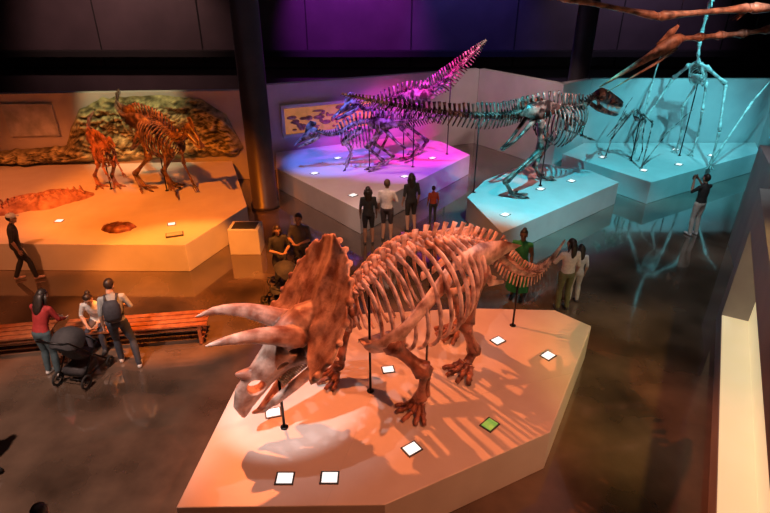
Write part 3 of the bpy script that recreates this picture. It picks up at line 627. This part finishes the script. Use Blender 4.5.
    if style=='long':
        b.tube([(0,-.05,.07),(0,-.085,-.02),(0,-.095,-.14),(0,-.1,-.26),(0,-.095,-.34)],[(.075,.05),(.09,.05),(.1,.04),(.085,.035),(.03,.015)],12,2,up=(0,1,0))
        for g in (1,-1): b.tube([(g*.065,-.02,.05),(g*.085,-.02,-.05),(g*.08,.0,-.18)],[(.02,.04),(.025,.045),(.01,.02)],8,2)
    if style=='bun': b.ell((0,-.1,.1),(.05,.05,.045),10,8,2)
    if cap: 
        b.ell((0,-.005,.075),(.09,.108,.075),16,8,3); b.tube([(0,.07,.075),(0,.16,.06)],[(.07,.008),(.05,.006)],10,3)
    me=b.mesh('hair_face'); me.transform(Rm); mkobj('hair_and_face',me,[EYE,LIP,hair,col(cap or (0.02,.02,.02))],e)
    if skirt:
        b=MB(); z1,z0,c_=skirt; N=28; vs=[]
        for i in range(8):
            t=i/7; zz=z1+(z0-z1)*t; w=.15+.11*t**.8
            for j in range(N):
                th=2*PI*j/N; q=w*(1+.05*t*math.cos(7*th)); vs.append((q*math.cos(th),q*.85*math.sin(th),zz+dz))
        b.add(vs,[(i*N+j,(i+1)*N+j,(i+1)*N+(j+1)%N,i*N+(j+1)%N) for i in range(7) for j in range(N)]); b.obj('skirt',[col(c_)],e)
    if pack:
        b=MB(); b.tube([up((0,-.19,1.02)),up((0,-.2,1.1)),up((0,-.2,1.3)),up((0,-.18,1.4))],[(.12,.05),(.15,.09),(.145,.085),(.1,.04)],12,up=(0,1,0))
        for g in (1,-1): b.tube([up((g*.09,-.13,1.38)),up((g*.1,-.02,1.475)),up((g*.11,.1,1.38)),up((g*.13,.12,1.2)),up((g*.15,-.08,1.08))],[(.02,.008)]*5,6,up=(0,1,0))
        b.obj('backpack',[col(pack)],e)
    if phone:
        c0=(Q['wrR']+Q['wrL'])/2+V((0,.07,.06)); b=MB(); b.box(c0,(.16,.02,.09)); b.obj('camera_body',[BLACK],e,False,.004)
    return e
UPARM={'elR':(.24,.16,1.22),'wrR':(.09,.3,1.48),'elL':(-.24,.16,1.22),'wrL':(-.09,.3,1.48)}
FOLD={'elR':(.25,.05,1.14),'wrR':(.08,.25,1.12),'elL':(-.25,.05,1.14),'wrL':(-.08,.25,1.12)}
human('man',-8.2,10.85,30,1.7,skin=SK2,shirt=(.02,.02,.025),pants=(.025,.025,.03),shoe=(.5,.3,.25),cap=(.6,.6,.6),lean=6,J={'anR':(.11,.22,.1),'knR':(.1,.18,.5),'anL':(-.11,-.2,.1),'knL':(-.1,0,.5)})
human('woman',-5.78,7.55,75,1.68,lean=20,skin=SK1,shirt=(.30,.02,.02),pants=(.06,.10,.12),shoe=(.7,.7,.7),hair=HAIRD,style='long',sleeve='long',J={'elR':(.24,.22,1.12),'wrR':(.15,.42,1.0),'elL':(-.24,.22,1.12),'wrL':(-.1,.42,1.0)},look=(0,-15))
human('man',-4.62,7.82,110,1.74,lean=12,skin=SK1,shirt=(.25,.27,.28),pants=(.03,.04,.06),shoe=(.6,.6,.6),pack=(.03,.03,.04),J={'anR':(.22,-.18,.085),'knR':(.18,.0,.5),'anL':(-.1,.1,.085),'knL':(-.1,.12,.5),'elR':(.28,.1,1.15),'wrR':(.1,.32,1.1)},look=(20,-20))
SIT={'knR':(.12,.42,.5),'anR':(.12,.44,.085),'knL':(-.12,.42,.5),'anL':(-.12,.44,.085)}
human('seated_woman',-5.35,8.55,-80,1.66,dz=-.40,lean=22,skin=SK1,shirt=(.7,.68,.66),pants=(.05,.05,.07),J=dict(SIT,elR=(.25,.2,.75),wrR=(.1,.42,.66),elL=(-.25,.2,.75),wrL=(-.1,.42,.66)),style='bun',sleeve='short',look=(0,-20))
human('woman',-2.28,10.45,-60,1.62,skin=SK2,shirt=(.02,.02,.02),pants=(.03,.03,.04),style='long',J=FOLD,look=(0,-15))
human('man',-1.85,10.75,-100,1.76,skin=SK2,shirt=(.07,.07,.08),pants=(.04,.04,.04),J=FOLD,fat=1.15)
human('woman',-.42,12.75,95,1.62,skin=SK2,shirt=(.02,.02,.02),pants=(.02,.02,.025),style='long',legs='shorts')
human('man',.05,12.95,80,1.74,skin=SK1,shirt=(.75,.72,.72),pants=(.05,.04,.05),legs='shorts',hair=HAIRB,J={'elR':(.27,.02,1.15),'wrR':(.15,.22,1.1)})
human('woman',.7,13.55,110,1.7,skin=SK1,shirt=(.02,.02,.02),pants=(.02,.02,.02),style='long',legs='shorts')
human('child',1.33,14.05,100,1.15,skin=SK2,shirt=(.35,.05,.02),pants=(.03,.03,.03),fat=1.05)
human('woman',2.83,10.06,-110,1.7,skin=SK3,shirt=(.02,.22,.07),pants=(.02,.22,.07),skirt=(1.06,.25,(.02,.22,.07)),legs='bare',sleeve='none',style='bun',J={'elR':(.27,.02,1.15),'wrR':(.15,.22,1.1)})
human('woman',3.68,9.62,100,1.68,skin=SK1,shirt=(.7,.66,.6),pants=(.16,.17,.08),style='long',sleeve='short',hair=HAIRD,J={'elL':(-.27,.1,1.15),'wrL':(-.18,.3,1.1)},look=(-30,0))
human('girl',4.0,9.92,90,1.4,skin=SK1,shirt=(.6,.6,.6),pants=(.6,.57,.55),style='long',hair=HAIRD)
human('photographer',8.25,13.3,110,1.76,skin=SK2,shirt=(.02,.02,.02),pants=(.45,.42,.38),shoe=(.6,.6,.6),J=UPARM,phone=True)
human('visitor',-5.72,5.55,170,1.75,skin=SK2,shirt=(.03,.03,.03),pants=(.02,.02,.03),shoe=(.02,.02,.02),J={'anR':(.1,.3,.085),'knR':(.1,.26,.5),'anL':(-.1,-.35,.11),'knL':(-.1,-.02,.5)})
human('visitor',-3.36,3.55,100,1.72,skin=SK2,shirt=(.03,.03,.03),pants=(.02,.02,.03))
# ------------------------------------------------ benches, strollers
def bench(x0,y0,x1,y1):
    d=V((x1-x0,y1-y0,0)); e=empty('bench',((x0+x1)/2,(y0+y1)/2,0),math.atan2(d.y,d.x)); Lb=d.length
    b=MB()
    for k in range(4): b.box((0,-.21+k*.14,.435),(Lb,.105,.04))
    b.obj('seat_slats',[WOOD],e,False,.006)
    b=MB()
    for s in (-1,1):
        x=s*(Lb/2-.15)
        for y in (-.22,.22): b.box((x,y,.2),(.06,.05,.4))
        b.box((x,0,.03),(.06,.5,.05)); b.box((x,0,.39),(.06,.5,.05))
    b.box((0,0,.2),(Lb-.3,.04,.04)); b.obj('legs',[WOOD],e,False,.005)
bench(-7.5,8.05,-6.1,8.3); bench(-5.9,8.3,-3.35,8.65)
def stroller(x,y,rz):
    e=empty('stroller',(x,y,0),rad(rz)); b=MB()
    for g in (1,-1):
        b.tube([(.32,g*.24,.16),(0,g*.24,.5),(-.38,g*.24,.98),(-.48,g*.24,1.03)],.013,8); b.tube([(-.3,g*.24,.16),(0,g*.24,.5),(.2,g*.24,.62)],.013,8)
        b.tube([(-.3,g*.24,.16),(.32,g*.24,.16)],.01,8)
    b.tube([(-.48,-.24,1.03),(-.48,.24,1.03)],.018,8); b.tube([(.2,-.24,.62),(.26,0,.64),(.2,.24,.62)],.014,8); b.tube([(-.3,-.24,.16),(-.3,.24,.16)],.01,8)
    b.obj('frame',[STEEL],e)
    b=MB()
    for (wx,wr) in ((.32,.1),(-.3,.13)):
        for g in (1,-1):
            n=16; ring=[(wx+(wr-.02)*math.cos(2*PI*k/n),g*.27,wr+(wr-.02)*math.sin(2*PI*k/n)) for k in range(n+1)]
            b.tube(ring,.02,8); b.tube([(wx,g*.25,wr),(wx,g*.29,wr)],.03,8)
            for k in range(4): b.tube([(wx,g*.27,wr),ring[k*4]],.006,5)
    b.obj('wheels',[RUBBER],e)
    b=MB(); b.tube([(.22,0,.42),(.05,0,.42),(-.1,0,.48),(-.24,0,.72),(-.3,0,.86)],[(.17,.03),(.19,.05),(.19,.05),(.18,.04),(.14,.03)],10,up=(0,0,1))
    vs=[];N=12
    for i in range(8):
        a=rad(20+i*17)
        for j in range(N+1):
            th=PI*j/N; vs.append((-.12-.3*math.cos(a)*1.0*math.sin(th)**.5,.24*math.cos(th),.72+.34*math.sin(th)**.6*math.sin(a)))
    b.add(vs,[(i*(N+1)+j,(i+1)*(N+1)+j,(i+1)*(N+1)+j+1,i*(N+1)+j+1) for i in range(7) for j in range(N)])
    b.box((-.05,0,.24),(.4,.36,.14)); b.obj('seat_and_canopy',[col((.03,.03,.035))],e)
stroller(-2.15,9.7,200); stroller(-5.22,7.5,80)
# ------------------------------------------------ lights
def spot(name,loc,tgt,c,P,ang=50,blend=.6,size=.12):
    l=bpy.data.lights.new(name,'SPOT'); l.energy=P; l.color=c; l.spot_size=rad(ang); l.spot_blend=blend; l.shadow_soft_size=size
    o=bpy.data.objects.new(name,l); SC.collection.objects.link(o); o.location=loc; o.rotation_euler=(V(tgt)-V(loc)).to_track_quat('-Z','Y').to_euler()
def area(name,loc,tgt,c,P,s):
    l=bpy.data.lights.new(name,'AREA'); l.energy=P; l.color=c; l.size=s
    o=bpy.data.objects.new(name,l); SC.collection.objects.link(o); o.location=loc; o.rotation_euler=(V(tgt)-V(loc)).to_track_quat('-Z','Y').to_euler()
OR=(1,.19,.005); SAL=(1,.21,.055); TQ=(.03,.55,.68); PU=(.38,.06,1); MG=(1,.02,.42); WH=(1,.90,.85)
spot('spot_orange_a',(-6,9.5,8),(-6.4,14.0,.7),OR,3700,48,.5)
spot('spot_orange_b',(-12,10,8),(-10.4,14.0,.7),(1,.20,.04),2800,50)
spot('spot_wall_warm',(-8,13.5,8.5),(-8.0,17.4,2.4),(1,.82,.40),1300,30)
spot('spot_left_bones',(-3.8,12,8),(-6.6,15,2.6),(1,.55,.3),700,18)
spot('spot_trike_key',(-3.5,10.5,8.2),(.3,6.4,.7),SAL,2900,48,.45,.06)
spot('spot_trike_front',(3.5,2.5,8.2),(.1,6.2,.9),(1,.25,.09),1500,46,.6,.08)
spot('spot_trike_skull',(-4.3,3.0,7.8),(-1.7,5.6,1.6),WH,1600,15,.6,.05)
spot('spot_trike_rib',(4.5,9.5,8.2),(.6,6.9,2.9),(1,.8,.75),700,18,.7,.05)
spot('spot_trike_rib_front',(-.5,1.5,8.4),(.6,6.6,2.6),(1,.62,.5),400,20,.7,.05)
spot('spot_mid_white',(-2.5,11.5,8),(-1.1,15.0,.7),(1,.50,.36),1500,36)
spot('spot_mid_purple',(2.5,13.5,8),(.5,17.8,1.4),PU,2900,40,.6,.06)
spot('spot_mid_magenta',(3.8,16,8),(1.4,18.6,2.2),MG,3400,38,.6,.06)
spot('spot_mid_blue',(-3,14,8),(-1.8,17.4,1.2),(.08,.2,1),3200,26,.6,.06)
spot('spot_rex_tq',(3.5,10.5,8),(4.4,14.8,.7),TQ,4800,42,.6,.06)
spot('spot_rex_warm',(6.5,11.5,8),(4.6,15.2,2.9),(1,.30,.22),2200,18,.7,.06)
spot('spot_right_tq',(9,13,8),(9.8,18,.9),(.10,.62,.74),3000,54,.6,.06)
spot('spot_right_tq2',(11,14.5,8),(11.5,19.5,2),(.2,.7,.82),1100,50)
spot('spot_right_wall',(3,16,8),(4.6,20.8,2),(1,.68,.60),900,44)
spot('spot_back_purple',(-2,22.5,8.5),(-1.5,27,4.8),(.48,.04,.80),2800,66)
spot('spot_back_blue',(3.5,23,8.5),(4,27,4.8),(.15,.10,.8),1000,66)
spot('spot_back_warm',(-12,22,8.5),(-12,27,4.9),(1,.50,.45),1200,85)
spot('spot_back_navy',(11,22.5,8.5),(11,27,4.9),(.45,.30,.55),900,85)
spot('spot_ptero',(7,8.5,8.2),(5.6,12,4.9),(1,.45,.3),700,46)
spot('spot_floor_orange',(-1.5,7.0,8.4),(-4.2,10.2,0),(1,.25,.03),7500,32,.35,.05)
spot('spot_floor_left_orange',(-8,6.5,8.4),(-8.4,9.4,0),(1,.27,.08),1900,42)
spot('spot_floor_left',(-6,4.0,8.2),(-4.8,6.0,0),(1,.62,.48),2700,44)
spot('spot_floor_olive',(5.5,4,8.2),(4.9,6.8,0),(.85,.52,.12),1300,40)
spot('spot_floor_mid',(1.2,9.5,8.2),(1.5,11.3,0),(1,.36,.12),1400,42)
spot('spot_floor_teal',(6,9,8.4),(6.2,11.5,0),(.35,.5,.5),600,50)
spot('spot_people_right',(7,10,8.2),(7.9,13.2,.9),(.75,.75,.8),600,30)
spot('spot_people_mid',(-1,9,8.2),(.1,12.9,1.2),(1,.75,.65),700,20)
spot('spot_people_left',(-4.5,4.5,8.2),(-5.2,8,1),(1,.75,.6),600,24)
spot('spot_partition',(2.5,5.5,8.3),(6,8,1.5),(1,.72,.65),260,56)
area('ceiling_fill',(0,8,8.9),(0,8,0),(.95,.6,.6),45,12)
area('ceiling_fill_b',(0,18,8.9),(0,18,0),(.6,.5,.9),35,12)
w=bpy.data.worlds.new('world'); SC.world=w; w.use_nodes=True; w.node_tree.nodes['Background'].inputs['Color'].default_value=(.02,.02,.03,1); w.node_tree.nodes['Background'].inputs['Strength'].default_value=.5
SC.view_settings.view_transform='Standard'; SC.view_settings.exposure=.2
